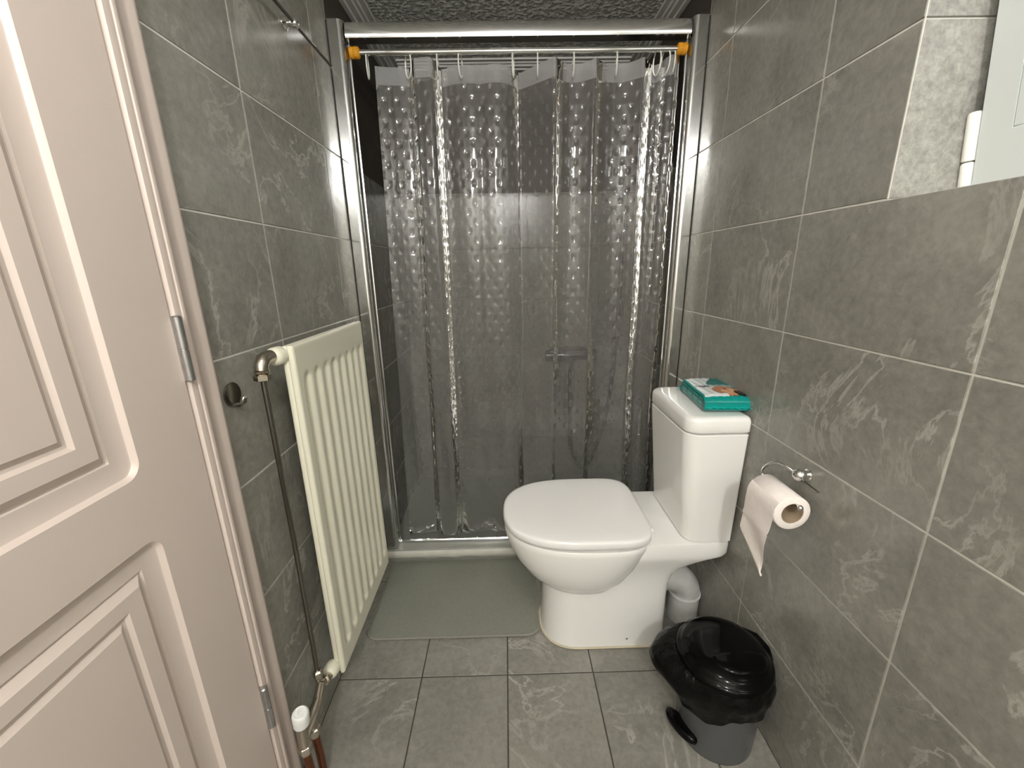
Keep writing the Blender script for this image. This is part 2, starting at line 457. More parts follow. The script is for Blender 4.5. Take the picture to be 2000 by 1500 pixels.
# cornice strips on the ceiling, stepped
def cornice(name, prof, fn):
    bm = new(); fn(bm, prof)
    return structure(finish(name, bm, M_CORNICE, smooth=0))
st = [(0.0, 0.0), (0.0, -0.022), (0.014, -0.022), (0.018, -0.017), (0.036, -0.017), (0.040, -0.011), (0.050, -0.011), (0.054, -0.006), (0.072, -0.006), (0.074, 0.0)]
cornice('trim_1', [(XL+a, ZC+b) for a, b in st], lambda bm, p_: prism_y(bm, p_, YW, YB))
cornice('trim_2', [(XR-a, ZC+b) for a, b in st], lambda bm, p_: prism_y(bm, p_, YW, YB))
cornice('trim_3', [(YB-a, ZC+b) for a, b in st], lambda bm, p_: prism_x(bm, p_, XL+0.074, XR-0.074))

# ------------------------------------------------------------------ door in the left wall
door = bpy.data.objects.new('door_1', None); C.objects.link(door); door.location = (XL, 0.24, 0.0)
structure(door, 'taupe panelled door in the left wall with moulded panels and profiled casing')
DX = -0.505                                   # room-side face of the leaf
DY1, DY0, DZ0, DZ1 = 0.632, -0.170, 0.006, 2.000
def ring_yz(y0, y1, z0, z1, r, x, n=6):
    return [Vector((x, p_.x, p_.y)) for p_ in rrect((y0+y1)/2, (z0+z1)/2, (y1-y0)/2, (z1-z0)/2, r, 0, n)]
bm = new()
panels = [(-0.060, 0.522, 0.906, 1.880), (-0.060, 0.522, 0.135, 0.812)]
prof = [(0.0, 0.0), (0.0015, -0.0016), (0.0050, -0.0066), (0.0070, -0.0074), (0.033, -0.0068), (0.0345, -0.0095), (0.0365, -0.0095), (0.048, -0.0010), (0.070, -0.0012), (0.0745, -0.0052), (0.0785, -0.0058), (0.086, -0.0008)]
for y0, y1, z0, z1 in panels:
    rings = []
    sq = []                                      # square-cornered ring that meets the flat frame
    for k, p_ in enumerate(ring_yz(y0, y1, z0, z1, 0.024, DX)):
        c = k // 7
        sq.append(Vector((DX, (y1, y0, y0, y1)[c], (z1, z1, z0, z0)[c])) if False else p_)
    for d, h in prof:
        rings.append(ring_yz(y0+d, y1-d, z0+d, z1-d, max(0.024-d*1.2, 0.0012), DX+h))
    vr = loft(bm, rings, False, True)
    # corner fillers between the rounded ring and the square hole
    for c, (yy, zz) in enumerate(((y1, z1), (y0, z1), (y0, z0), (y1, z0))):
        cv = bm.verts.new((DX, yy, zz))
        for k in range(6):
            bm.faces.new((cv, vr[0][c*7+k+1], vr[0][c*7+k]))
def quad(bm, y0, y1, z0, z1, x):
    bm.faces.new([bm.verts.new(p_) for p_ in ((x, y0, z0), (x, y1, z0), (x, y1, z1), (x, y0, z1))])
quad(bm, 0.522, DY1, DZ0, DZ1, DX); quad(bm, DY0, -0.060, DZ0, DZ1, DX)
quad(bm, -0.060, 0.522, DZ0, 0.135, DX); quad(bm, -0.060, 0.522, 0.812, 0.906, DX); quad(bm, -0.060, 0.522, 1.880, DZ1, DX)
# edges and back of the leaf
xb = DX-0.040
for a, b in (((DY0, DZ0), (DY1, DZ0)), ((DY1, DZ0), (DY1, DZ1)), ((DY1, DZ1), (DY0, DZ1)), ((DY0, DZ1), (DY0, DZ0))):
    bm.faces.new([bm.verts.new(p_) for p_ in ((DX, a[0], a[1]), (DX, b[0], b[1]), (xb, b[0], b[1]), (xb, a[0], a[1]))])
quad(bm, DY0, DY1, DZ0, DZ1, xb)
bmesh.ops.remove_doubles(bm, verts=bm.verts, dist=1e-5)
leaf = finish('door_leaf', bm, M_DOOR, door, 25)
for p_ in leaf.data.polygons:
    if abs(p_.normal.x) > 0.9999: p_.use_smooth = False
# casing: profiled architrave, side and head
cas = [(0.7080, 0.0), (0.7080, 0.010), (0.7050, 0.0135), (0.6990, 0.0140), (0.6900, 0.0122), (0.6800, 0.0118), (0.6700, 0.0145), (0.6620, 0.0195), (0.6560, 0.0220), (0.6525, 0.0210), (0.6512, 0.0175), (0.6500, 0.0195), (0.6460, 0.0200), (0.6390, 0.0190), (0.6370, 0.0150), (0.6355, -0.030), (0.6520, -0.030), (0.6530, 0.0)]
bm = new(); prism_z(bm, [(XL+h, y) for y, h in cas], 0.0, 2.0)
finish('door_casing', bm, M_DOOR, door, 50)
bm = new(); prism_y(bm, [(XL+h, 2.004+(y-0.6355)) for y, h in cas if 2.004+(y-0.6355) < 2.042], -0.19, 0.70)
finish('casing_head', bm, M_DOOR, door, 50)
bm = new(); prism_z(bm, [(XL+h, -0.174-(y-0.6355)) for y, h in cas], 0.0, 2.0)
finish('door_casing', bm, M_DOOR, door, 50)
# a dark closing board behind the leaf
bm = new(); box(bm, (XL-0.122, -0.19, 0.0), (XL-0.10, 0.652, 2.02))
finish('door_backing', bm, M_DARK, door, 0)
for z0, z1 in ((1.010, 1.112), (0.276, 0.380)):
    bm = new()
    zm = (z0+z1)/2
    lathe(bm, (-0.4965, 0.6335, z0), (0, 0, 1), [(0, 0.0045), (0.002, 0.0066), (zm-z0-0.0015, 0.0066), (zm-z0-0.0014, 0.0050), (zm-z0+0.0014, 0.0050), (zm-z0+0.0015, 0.0066), (z1-z0-0.002, 0.0066), (z1-z0, 0.0045)], 14)
    box(bm, (-0.5062, 0.6315, z0+0.001), (-0.4995, 0.6365, z1-0.001))
    finish('hinge', bm, M_STEEL, door)

# ================================================================== SHOWER
frame = thing('shower_enclosure', 'aluminium shower enclosure frame with two wall profiles and a bright head rail', 'shower enclosure', (0.06, 1.51, 0.05))
def profile(sgn, x):
    """wall profile: flat flange, rounded shoulder, thin inner lip"""
    pr = [(0.0, 1.490), (0.003, 1.4880), (0.030, 1.4880)]
    for k in range(7):
        a = k/6*PI/2
        pr.append((0.032 + 0.017*math.sin(a), 1.5080 - 0.0200*math.cos(a)))
    pr += [(0.0495, 1.522), (0.053, 1.523), (0.053, 1.530), (0.0, 1.530)]
    bm = new(); prism_z(bm, [(x + sgn*a, b) for a, b in pr], 0.0535, 1.903)
    return bm
finish('side_profile', profile(1, XL+0.0006), M_ALU, frame, 30)
finish('side_profile', profile(-1, XR-0.0006), M_ALU, frame, 30)
# black sealant lines where the profiles meet the tiles
for x in (XL+0.0012, XR-0.0012):
    bm = new(); box(bm, (x-0.0011, 1.4865, 0.0535), (x+0.0011, 1.4905, 1.90))
    finish('sealant_line', bm, M_DARK, frame, 0)
# head rail: hollow section with bulging front
pr = [(1.528, 1.854), (1.528, 1.902)]
for k in range(17):
    a = PI/2 - k/16*math.radians(116)
    pr.append((1.512 - 0.027*math.cos(a), 1.868 + 0.034*math.sin(a)))
bm = new(); prism_x(bm, pr, XL+0.0545, XR-0.0545)
finish('head_rail', bm, M_ALUP, frame, 35)
bm = new(); prism_x(bm, [(1.522, 0.0505), (1.522, 0.061), (1.525, 0.065), (1.530, 0.065), (1.532, 0.061), (1.532, 0.0505)], XL+0.03, XR-0.03)
finish('sill_rail', bm, M_ALU, frame, 30)

tray = thing('shower_tray', 'low grey shower tray with a pale sealed front lip under the curtain', 'shower tray', (0.06, 1.80, 0.0))
bm = new()
x0, x1 = XL+0.001, XR-0.001
prism_x(bm, [(1.474, 0.0), (1.474, 0.044), (1.480, 0.050), (1.538, 0.050), (1.548, 0.046), (1.556, 0.022), (1.60, 0.018), (2.148, 0.022), (2.148, 0.0)], x0, x1)
finish('basin', bm, M_TRAY, tray, 30)
bm = new()
rings = []
for i in range(41):
    x = x0 + (x1-x0)*i/40
    w = 0.0025*math.sin(i*1.7)+0.0018*math.sin(i*0.63)
    rings.append([Vector((x, 1.4742, 0.012)), Vector((x, 1.468, 0.016+w)), Vector((x, 1.466, 0.030)), Vector((x, 1.468, 0.043)), Vector((x, 1.4742, 0.047))])
loft(bm, rings)
finish('front_seal', bm, M_SEAL, tray, 60)

# curtain rod, end caps
rod = thing('curtain_rod', 'thin chrome tension rod with orange end caps below the head rail', 'curtain rod', (0.06, 1.515, 1.826))
bm = new(); tube(bm, [(XL+0.075, 1.515, 1.826), (XR-0.075, 1.515, 1.826)], 0.0088, 16)
finish('bar', bm, M_CHROME, rod)
for s, x in ((1, XL+0.0545), (-1, XR-0.0545)):
    bm = new(); lathe(bm, (x, 1.515, 1.826), (s, 0, 0), [(0, 0.012), (0.002, 0.0155), (0.010, 0.0165), (0.013, 0.0145), (0.016, 0.0165), (0.027, 0.0160), (0.030, 0.013), (0.032, 0.010)], 20)
    finish('end_cap', bm, M_ORANGE, rod)

# curtain
# fold knots: x, depth, sharp crease (1) or soft turn (0)
kn = [(-0.401, -0.004, 1), (-0.352, 0.006, 0), (-0.292, 0.022, 1), (-0.268, -0.050, 0), (-0.226, -0.056, 0), (-0.191, 0.030, 1), (-0.112, -0.004, 0), (-0.066, 0.008, 1), (-0.014, -0.008, 0), (0.063, 0.056, 1), (0.174, -0.050, 1), (0.234, 0.004, 0), (0.303, -0.036, 1), (0.372, 0.008, 0), (0.460, -0.042, 1), (0.502, 0.016, 0), (0.528, -0.030, 1), (0.548, -0.052, 0), (0.578, -0.022, 1)]
def fold(x):
    for (xa, a, ca), (xb_, b, cb_) in zip(kn[:-1], kn[1:]):
        if x <= xb_:
            t = min(1.0, max(0.0, (x-xa)/(xb_-xa)))
            if ca and cb_: w = t
            elif ca: w = 1-(1-t)**2
            elif cb_: w = t*t
            else: w = t*t*(3-2*t)
            return a + (b-a)*w
    return kn[-1][1]
XS0, XS1 = -0.401, 0.578
NU, NV = 330, 70
ZT0, ZH, ZB0 = 1.803, 1.752, 0.068
uu = [0.0]; base = []
raw = [fold(XS0 + (XS1-XS0)*i/NU) for i in range(NU+1)]
for i in range(NU+1):                              # a crease in thick vinyl is never razor sharp
    x = XS0 + (XS1-XS0)*i/NU
    w_ = [(raw[min(max(i+k, 0), NU)], math.exp(-(k/1.6)**2)) for k in range(-4, 5)]
    base.append((x, 0.58*sum(a*b for a, b in w_)/sum(b for a, b in w_)))
for i in range(1, NU+1):
    uu.append(uu[-1] + math.hypot(base[i][0]-base[i-1][0], base[i][1]-base[i-1][1]))
def cpt(i, z):
    x, f = base[i]; t = (ZT0-z)/(ZT0-ZB0)
    k = 1.0 - 0.30*t if t < 0.4 else 0.88 - 0.42*(t-0.4)
    xc = 0.06
    spread = 1.0 + 0.075*t if x < xc else 1.0 + 0.02*t
    y = 1.548 + f*k + 0.006*t*math.sin(31*x+4*t) + 0.004*math.sin(57*x+9*z)*t + 0.012*t
    lift = -0.34*f*max(0.0, 1-t/0.10)            # creases stand a little proud between the rings
    return Vector((xc + (x-xc)*spread, y, z + lift))
def curtain_strip(name, zs, mat, parent, off=0.0):
    bm = new(); uvl = bm.loops.layers.uv.new('UVMap')
    grid = [[bm.verts.new(cpt(i, z) + Vector((0, off, 0))) for i in range(NU+1)] for z in zs]
    for a in range(len(zs)-1):
        for i in range(NU):
            f = bm.faces.new((grid[a][i], grid[a][i+1], grid[a+1][i+1], grid[a+1][i]))
            for lp, (ii, zz) in zip(f.loops, ((i, zs[a]), (i+1, zs[a]), (i+1, zs[a+1]), (i, zs[a+1]))):
                lp[uvl].uv = (uu[ii], zz)
    return finish(name, bm, mat, parent, 180, recalc=False)
cur = thing('shower_curtain', 'clear dimpled vinyl shower curtain hanging in folds across the shower', 'shower curtain', (0.06, 1.55, 0.056))
zs = [ZH + (ZB0-ZH)*k/NV for k in range(NV+1)]
curtain_strip('panel', zs, M_VINYL, cur)
curtain_strip('hem', [ZT0 + (ZH-ZT0)*k/4 for k in range(5)], M_HEM, cur)
# rings
ring_lab = ['first', 'second', 'third', 'fourth', 'fifth', 'sixth', 'seventh', 'eighth', 'ninth', 'tenth', 'eleventh']
rx = [-0.419, -0.291, -0.198, -0.126, 0.041, 0.119, 0.233, 0.371, 0.500, 0.527, 0.549]
ring_proto = None
for i, x in enumerate(rx):
    if ring_proto is None:
        bm = new(); pts = []
        for k in range(29):
            a = k/28*2*PI*0.985
            pts.append((0, 0.024*math.sin(a), 0.036*math.cos(a)))
        tube(bm, pts, 0.0022, 8)
        o = ring_proto = finish('curtain_ring', bm, M_RING)
    else:
        o = ring_proto.copy(); C.objects.link(o)
    o.location = (x, 1.531, 1.7985)
    o.rotation_euler = (0, 0, math.radians(random.uniform(-14, 14) + (22 if i < 2 else 0)))
    tag(o, 'white plastic curtain ring, %s from the left on the chrome rod' % ring_lab[i], 'curtain ring', 'curtain rings on the rod')

# shower mixer with hose and handset seen through the curtain
mix = thing('shower_mixer', 'dark chrome shower mixer on the back wall behind the clear curtain', 'shower mixer', (0.33, 2.10, 0.73))
bm = new(); lathe(bm, (0.20, 2.098, 0.735), (1, 0, 0), [(0, 0.018), (0.004, 0.029), (0.048, 0.031), (0.052, 0.024), (0.062, 0.027), (0.205, 0.027), (0.215, 0.024), (0.219, 0.031), (0.262, 0.029), (0.266, 0.018)], 20)
finish('valve_body', bm, M_MIXER, mix)
for x in (0.262, 0.404):
    bm = new(); lathe(bm, (x, 2.10, 0.735), (0, 1, 0), [(0, 0.014), (0.040, 0.014), (0.041, 0.030), (0.049, 0.030)], 18)
    finish('wall_union', bm, M_MIXER, mix)
hose = new(); tube(hose, [(0.333, 2.098, 0.703), (0.333, 2.096, 0.55), (0.345, 2.07, 0.22), (0.40, 2.05, 0.12), (0.47, 2.05, 0.22), (0.545, 2.06, 0.60), (0.566, 2.07, 1.10), (0.566, 2.073, 1.42)], 0.0095, 10, curve=True)
tag(finish('shower_hose', hose, M_MIXER), 'grey metal shower hose looping below the mixer behind the curtain', 'hose')
hs = thing('hand_shower', 'black hand shower in its bracket high on the shower back wall', 'shower head', (0.566, 2.10, 1.45))
bm = new(); tube(bm, [(0.566, 2.074, 1.422), (0.566, 2.072, 1.50), (0.566, 2.055, 1.57), (0.566, 2.035, 1.60)], [0.009, 0.012, 0.013, 0.016], 14)
finish('handle', bm, M_BLACK, hs)
bm = new(); lathe(bm, (0.566, 2.040, 1.612), (0, -1, -0.55), [(-0.012, 0.018), (0.0, 0.042), (0.012, 0.045), (0.016, 0.042)], 24)
finish('spray_head', bm, M_BLACK, hs)
bm = new(); box(bm, (0.548, 2.085, 1.475), (0.584, 2.150, 1.505), 0.005)
finish('bracket', bm, M_MIXER, hs)

# ================================================================== LEFT WALL FITTINGS
rad = thing('radiator', 'cream fluted panel radiator on the left wall beside the door', 'radiator', (-0.44, 1.03, 0.183))
RY0, RY1, RZ0, RZ1, RX = 0.824, 1.238, 0.184, 1.030, -0.430
def rad_face(y, z):
    """front skin: flat border with eight pressed vertical channels"""
    d = 0.0
    n = 8; pitch = (RY1-RY0-0.034)/n
    t = (y-RY0-0.022)/pitch
    if 0 <= t <= n:
        c = (t - math.floor(t) - 0.5)*pitch
        zt, zb = RZ1-0.060, RZ0+0.048
        hw = 0.0205
        if z > zt-hw: q = math.hypot(c, z-(zt-hw))
        elif z < zb+hw: q = math.hypot(c, z-(zb+hw))
        else: q = abs(c)
        if q < hw: d = -0.0095*(0.5+0.5*math.cos(PI*q/hw))
    e = min(y-RY0, RY1-y, z-RZ0, RZ1-z)
    if e < 0.006: d -= 0.006 - math.sqrt(max(0, 0.006**2-(0.006-e)**2))
    return RX + d
def lin_s(a, b, n): return [a+(b-a)*k/n for k in range(n+1)]
ys = sorted(set([RY0, RY0+0.001, RY0+0.003, RY0+0.006, RY1-0.006, RY1-0.003, RY1-0.001, RY1] + lin_s(RY0+0.009, RY1-0.009, 128)))
zz_ = sorted(set([RZ0, RZ0+0.001, RZ0+0.003, RZ0+0.006, RZ1-0.006, RZ1-0.003, RZ1-0.001, RZ1] + lin_s(RZ0+0.01, RZ0+0.09, 22) + lin_s(RZ0+0.09, RZ1-0.11, 6) + lin_s(RZ1-0.11, RZ1-0.01, 26)))
bm = new()
g = [[bm.verts.new((rad_face(y, z), y, z)) for y in ys] for z in zz_]
for a in range(len(zz_)-1):
    for i in range(len(ys)-1):
        bm.faces.new((g[a][i], g[a][i+1], g[a+1][i+1], g[a+1][i]))
bd = [g[0][i] for i in range(len(ys))] + [g[a][-1] for a in range(1, len(zz_))] + [g[-1][i] for i in range(len(ys)-2, -1, -1)] + [g[a][0] for a in range(len(zz_)-2, 0, -1)]
bk = [bm.verts.new((RX-0.0105, v.co.y, v.co.z)) for v in bd]
for i in range(len(bd)):
    j = (i+1) % len(bd); bm.faces.new((bd[i], bd[j], bk[j], bk[i]))
bm.faces.new(bk)
finish('front_panel', bm, M_RAD, rad, 50)
bm = new(); box(bm, (RX-0.0255, RY0+0.0008, RZ0+0.0008), (RX-0.0118, RY1-0.0008, RZ1-0.0008), 0.005, 3)
finish('back_panel', bm, M_RAD, rad, 50)
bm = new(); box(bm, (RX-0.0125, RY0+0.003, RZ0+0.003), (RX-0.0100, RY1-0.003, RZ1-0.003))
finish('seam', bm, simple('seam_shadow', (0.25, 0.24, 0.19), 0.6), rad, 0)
for y, z in ((1.05, 0.95), (1.17, 0.95), (1.05, 0.27), (1.17, 0.27)):
    bm = new(); box(bm, (XL+0.0008, y-0.018, z-0.025), (RX-0.026, y+0.018, z+0.025), 0.002)
    finish('bracket', bm, M_RAD, rad)
# end unions (white) at the tappings
for z in (1.012, 0.208):
    bm = new(); lathe(bm, (RX-0.026, RY0+0.004, z), (-0.15, -1, 0), [(-0.004, 0.014), (0.004, 0.0185), (0.022, 0.0185), (0.028, 0.0150), (0.030, 0.0125)], 20)
    finish('end_union', bm, M_RAD, rad)
# elbow at the top: short horizontal barrel, round body, ring, hexagon nut
el = thing('radiator_elbow', 'nickel elbow fitting at the top left corner of the radiator', 'pipe fitting', (-0.462, 0.765, 0.99))
bm = new()
tube(bm, [(-0.4590, 0.795, 1.016), (-0.4600, 0.783, 1.016), (-0.4605, 0.770, 1.014), (-0.4610, 0.762, 1.005), (-0.4610, 0.760, 0.995)], [0.0120, 0.0125, 0.0130, 0.0125, 0.0120], 18)
finish('bend', bm, M_NICKEL, el)
bm = new(); lathe(bm, (-0.4610, 0.760, 0.9965), (0, 0, -1), [(0, 0.0110), (0.002, 0.0140), (0.005, 0.0135), (0.006, 0.0118)], 20)
finish('collar', bm, M_NICKEL, el)
bm = new(); lathe(bm, (-0.4610, 0.760, 0.9895), (0, 0, -1), [(0, 0.0115), (0.002, 0.0155), (0.012, 0.0155), (0.014, 0.0125)], 6)
finish('hex_nut', bm, M_NICKEL, el, 20)
bm = new(); tube(bm, [(-0.4610, 0.760, 0.975), (-0.4615, 0.764, 0.60), (-0.4610, 0.760, 0.268)], 0.0052, 12)
tag(finish('radiator_pipe', bm, M_HOOK), 'thin chrome pipe running down the wall left of the radiator', 'pipe')
# valve assembly at the foot
vx = -0.455
va = thing('radiator_valve', 'nickel radiator valve with a white knob near the floor beside the door', 'valve', (vx, 0.69, 0.17))
bm = new()
tube(bm, [(-0.4560, 0.797, 0.209), (-0.4570, 0.778, 0.219), (-0.4580, 0.757, 0.233)], 0.0088, 14)
lathe(bm, (-0.4568, 0.782, 0.217), (-0.02, -0.82, 0.55), [(0, 0.0100), (0.001, 0.0128), (0.010, 0.0128), (0.012, 0.0100)], 6)
finish('tail_union', bm, M_NICKEL, va, 30)
bm = new(); lathe(bm, (-0.4610, 0.760, 0.268), (0, 0, -1), [(-0.004, 0.008), (0, 0.0115), (0.013, 0.0115), (0.016, 0.008), (0.030, 0.008)], 6)
finish('hex_nut', bm, M_NICKEL, va, 20)
bm = new()
tube(bm, [(vx+0.002, 0.730, 0.222), (vx+0.001, 0.708, 0.214), (vx, 0.685, 0.206), (vx, 0.655, 0.206)], [0.0105, 0.0120, 0.0120, 0.0125], 16)
tube(bm, [(-0.4580, 0.757, 0.233), (vx+0.002, 0.722, 0.219)], 0.0100, 12)
tube(bm, [(vx+0.001, 0.658, 0.247), (vx, 0.657, 0.226), (vx, 0.656, 0.186)], [0.0110, 0.0112, 0.0120], 16)
tube(bm, [(vx, 0.697, 0.212), (vx, 0.697, 0.178)], [0.0100, 0.0105], 16)
finish('body', bm, M_NICKEL, va)
for y, z in ((0.656, 0.190), (0.697, 0.182)):
    bm = new(); lathe(bm, (vx, y, z), (0, 0, -1), [(0, 0.0105), (0.002, 0.0145), (0.017, 0.0145), (0.020, 0.0118), (0.026, 0.0105)], 6)
    finish('compression_nut', bm, M_NICKEL, va, 20)
bm = new()
prof = [(0, 0.0125), (0.004, 0.0165), (0.030, 0.0172), (0.036, 0.0162), (0.039, 0.0138), (0.0395, 0.0124), (0.0380, 0.0112), (0.0380, 0.0034), (0.0340, 0.0030), (0.0340, 0.0004)]
lathe(bm, (vx+0.002, 0.658, 0.2455), (0.10, -0.10, 1), prof, 16)
finish('knob', bm, M_WHITEPL, va, 35)
for y, lb in ((0.656, 'copper pipe rising from the floor nearest the door casing'), (0.697, 'copper pipe rising from the floor nearest the radiator')):
    bm = new(); tube(bm, [(vx, y, 0.164), (vx-0.001, y+0.006, 0.09), (vx-0.004, y+0.012, 0.0)], 0.0085, 14, curve=True)
    tag(finish('copper_pipe', bm, M_COPPER), lb, 'pipe', 'copper heating pipes')

# towel rail high on the left wall
tr_ = thing('towel_rail', 'thin chrome towel rail high on the left wall', 'towel rail', (XL+0.02, 1.20, 1.75))
bm = new(); tube(bm, [(XL+0.026, 0.70, 1.750), (XL+0.026, 1.415, 1.752)], 0.0042, 12)
finish('bar', bm, M_HOOK, tr_)
bm = new(); sphere(bm, (XL+0.026, 1.417, 1.752), 0.0058); finish('end_knob', bm, M_CHROME, tr_)
for y in (1.198, 0.76):
    bm = new()
    lathe(bm, (XL+0.0005, y, 1.751), (1, 0, 0), [(0, 0.015), (0.004, 0.015), (0.006, 0.011), (0.010, 0.0070), (0.016, 0.0070), (0.019, 0.0105), (0.031, 0.0105), (0.034, 0.0085), (0.036, 0.004)], 20)
    finish('mount', bm, M_CHROME, tr_)
# round stick-on hook
hk = thing('wall_hook', 'round dark metal hook stuck on the left wall beside the door casing', 'hook', (XL, 0.752, 0.952))
bm = new(); lathe(bm, (XL+0.0004, 0.752, 0.952), (1, 0, 0), [(0, 0.0225), (0.0018, 0.0235), (0.0030, 0.0230), (0.0034, 0.0215)], 32)
finish('disc', bm, M_HOOK, hk)
bm = new()
rings = []
for k, (dx, dz, w) in enumerate(((0.0030, -0.017, 0.0075), (0.008, -0.0215, 0.0075), (0.015, -0.0215, 0.0070), (0.0205, -0.016, 0.0065), (0.0235, -0.006, 0.0055), (0.0240, -0.003, 0.003))):
    rings.append([Vector((XL+dx, 0.752-w, 0.952+dz)), Vector((XL+dx, 0.752+w, 0.952+dz)), Vector((XL+dx+0.0012, 0.752+w, 0.952+dz-0.0012)), Vector((XL+dx+0.0012, 0.752-w, 0.952+dz-0.0012))])
loft(bm, rings)
finish('prong', bm, M_CHROME, hk, 60)

# ================================================================== FLOOR: MAT
mt = thing('bath_mat', 'sage grey bath mat with rounded corners in front of the shower', 'bath mat', (-0.193, 1.275, 0.0))
mcx, mcy, mhx, mhy = -0.1985, 1.2750, 0.2920, 0.1890
bm = new()
loft(bm, [rrect(mcx, mcy, mhx-0.006, mhy-0.006, 0.040, 0.0012, 8), rrect(mcx, mcy, mhx-0.005, mhy-0.005, 0.041, 0.0075, 8), rrect(mcx, mcy, mhx-0.009, mhy-0.009, 0.037, 0.0090, 8)])
finish('pile', bm, M_MAT, mt, 40)
bm = new()
path = rrect(mcx, mcy, mhx-0.003, mhy-0.003, 0.043, 0.0042, 10)
rings = []
for i, p_ in enumerate(path):
    t = (path[(i+1) % len(path)] - path[i-1]).normalized(); nrm = Vector((t.y, -t.x, 0))
    rings.append([p_ + nrm*0.0034*math.cos(a*PI/4) + Vector((0, 0, 0.0036*math.sin(a*PI/4))) for a in range(8)])
rings.append(rings[0]); loft(bm, rings, False, False)
bmesh.ops.remove_doubles(bm, verts=bm.verts, dist=1e-6)
finish('edging', bm, M_MATEDGE, mt, 60)

# ================================================================== TOILET
TY = 1.154
wc = thing('toilet', 'white ceramic close coupled toilet with its lid closed', 'toilet', (0.30, TY, 0.0))
def dring(x0, x1, hw, z, n1=2.25, n2=6.0, nose=0.56, N=48, yc=TY):
    """egg / D outline: rounded nose at x0, squarish back at x1"""
    xm = x0 + (x1-x0)*nose
    pts = []
    for k in range(N):
        a = 2*PI*k/N
        c, s = math.cos(a), math.sin(a)
        if c >= 0:
            e = 2/n2; x = xm + (x1-xm)*abs(c)**e; y = hw*math.copysign(abs(s)**e, s)
        else:
            e = 2/n1; x = xm - (xm-x0)*abs(c)**e; y = hw*math.copysign(abs(s)**e, s)
        pts.append(Vector((x, yc+y, z)))
    return pts
# bowl and foot are one pour of ceramic
bm = new()
bowl = [(0.150, 0.270, 0.070, 0.196, 2.2), (0.112, 0.312, 0.105, 0.201, 2.2), (0.080, 0.342, 0.128, 0.218, 2.3), (0.042, 0.374, 0.150, 0.255, 2.5), (0.012, 0.397, 0.164, 0.300, 2.8), (-0.008, 0.412, 0.1735, 0.345, 3.2), (-0.0185, 0.420, 0.1805, 0.385, 3.6), (-0.0190, 0.421, 0.1810, 0.399, 3.6), (-0.0165, 0.419, 0.1785, 0.4025, 3.6)]
loft(bm, [dring(a, b, w, z, 2.3, n2, 0.60) for a, b, w, z, n2 in bowl])
foot = [(0.096, 0.484, 0.1180, 0.000), (0.098, 0.484, 0.1170, 0.012), (0.102, 0.484, 0.1140, 0.10), (0.104, 0.484, 0.1140, 0.19), (0.107, 0.486, 0.1170, 0.235), (0.112, 0.497, 0.1230, 0.275), (0.122, 0.525, 0.1320, 0.305), (0.140, 0.566, 0.1410, 0.328), (0.155, 0.607, 0.1465, 0.344), (0.160, 0.632, 0.1490, 0.352), (0.162, 0.6385, 0.1500, 0.362), (0.165, 0.6390, 0.1500, 0.392), (0.168, 0.6370, 0.1485, 0.3995), (0.176, 0.630, 0.142, 0.4015)]
loft(bm, [dring(a, b, w, z, 2.3, 14.0, 0.30, 56) for a, b, w, z in foot])
finish('pan', bm, M_CERAMIC, wc, 50)
bm = new()
loft(bm, [dring(0.001, 0.406, 0.162, 0.4030, 2.5, 5, 0.60), dring(-0.003, 0.410, 0.166, 0.4045, 2.5, 5, 0.60), dring(-0.003, 0.410, 0.166, 0.4120, 2.5, 5, 0.60), dring(0.001, 0.406, 0.162, 0.4135, 2.5, 5, 0.60)])
finish('seat', bm, M_SEAT, wc, 50)
bm = new()
lid = [(-0.0140, 0.409, 0.1770, 0.4140), (-0.0195, 0.4130, 0.1815, 0.4155), (-0.0215, 0.4145, 0.1835, 0.4190), (-0.0215, 0.4145, 0.1835, 0.4325), (-0.0200, 0.4130, 0.1820, 0.4370), (-0.0160, 0.4090, 0.1780, 0.4398), (-0.0080, 0.402, 0.1710, 0.4412), (0.03, 0.372, 0.145, 0.4425), (0.10, 0.31, 0.09, 0.4435)]
loft(bm, [dring(a, b, w, z, 2.5, 5.2, 0.58, 64) for a, b, w, z in lid])
finish('lid', bm, M_SEAT, wc, 60)
for y in (TY-0.082, TY+0.082):
    bm = new(); tube(bm, [(0.4165, y-0.022, 0.4185), (0.4165, y+0.022, 0.4185)], 0.0075, 14)
    box(bm, (0.410, y-0.012, 0.4010), (0.423, y+0.012, 0.416), 0.002)
    finish('hinge', bm, M_SEAT, wc)
def cring(x0, x1, y0, y1, z, r):
    """cistern outline: big radii on the room side, small at the wall"""
    pts = []
    for cx, cyy, rr, a0 in ((x1-0.008, y1-0.008, 0.008, 0), (x0+r, y1-r, r, PI/2), (x0+r, y0+r, r, PI), (x1-0.008, y0+0.008, 0.008, 1.5*PI)):
        for k in range(9):
            a = a0 + k*PI/16
            pts.append(Vector((cx+rr*math.cos(a), cyy+rr*math.sin(a), z)))
    return pts
bm = new()
loft(bm, [cring(0.510, 0.628, 1.016, 1.292, 0.4020, 0.032), cring(0.507, 0.630, 1.013, 1.295, 0.4046, 0.034), cring(0.5015, 0.6335, 1.008, 1.300, 0.4070, 0.038), cring(0.4742, 0.6375, 1.0002, 1.3078, 0.7200, 0.039), cring(0.4735, 0.6380, 0.9995, 1.3085, 0.7360, 0.040), cring(0.4750, 0.6370, 1.001, 1.307, 0.7378, 0.039), cring(0.4840, 0.6320, 1.010, 1.298, 0.7386, 0.032)])
finish('cistern', bm, M_CERAMIC, wc, 40)
bm = new()
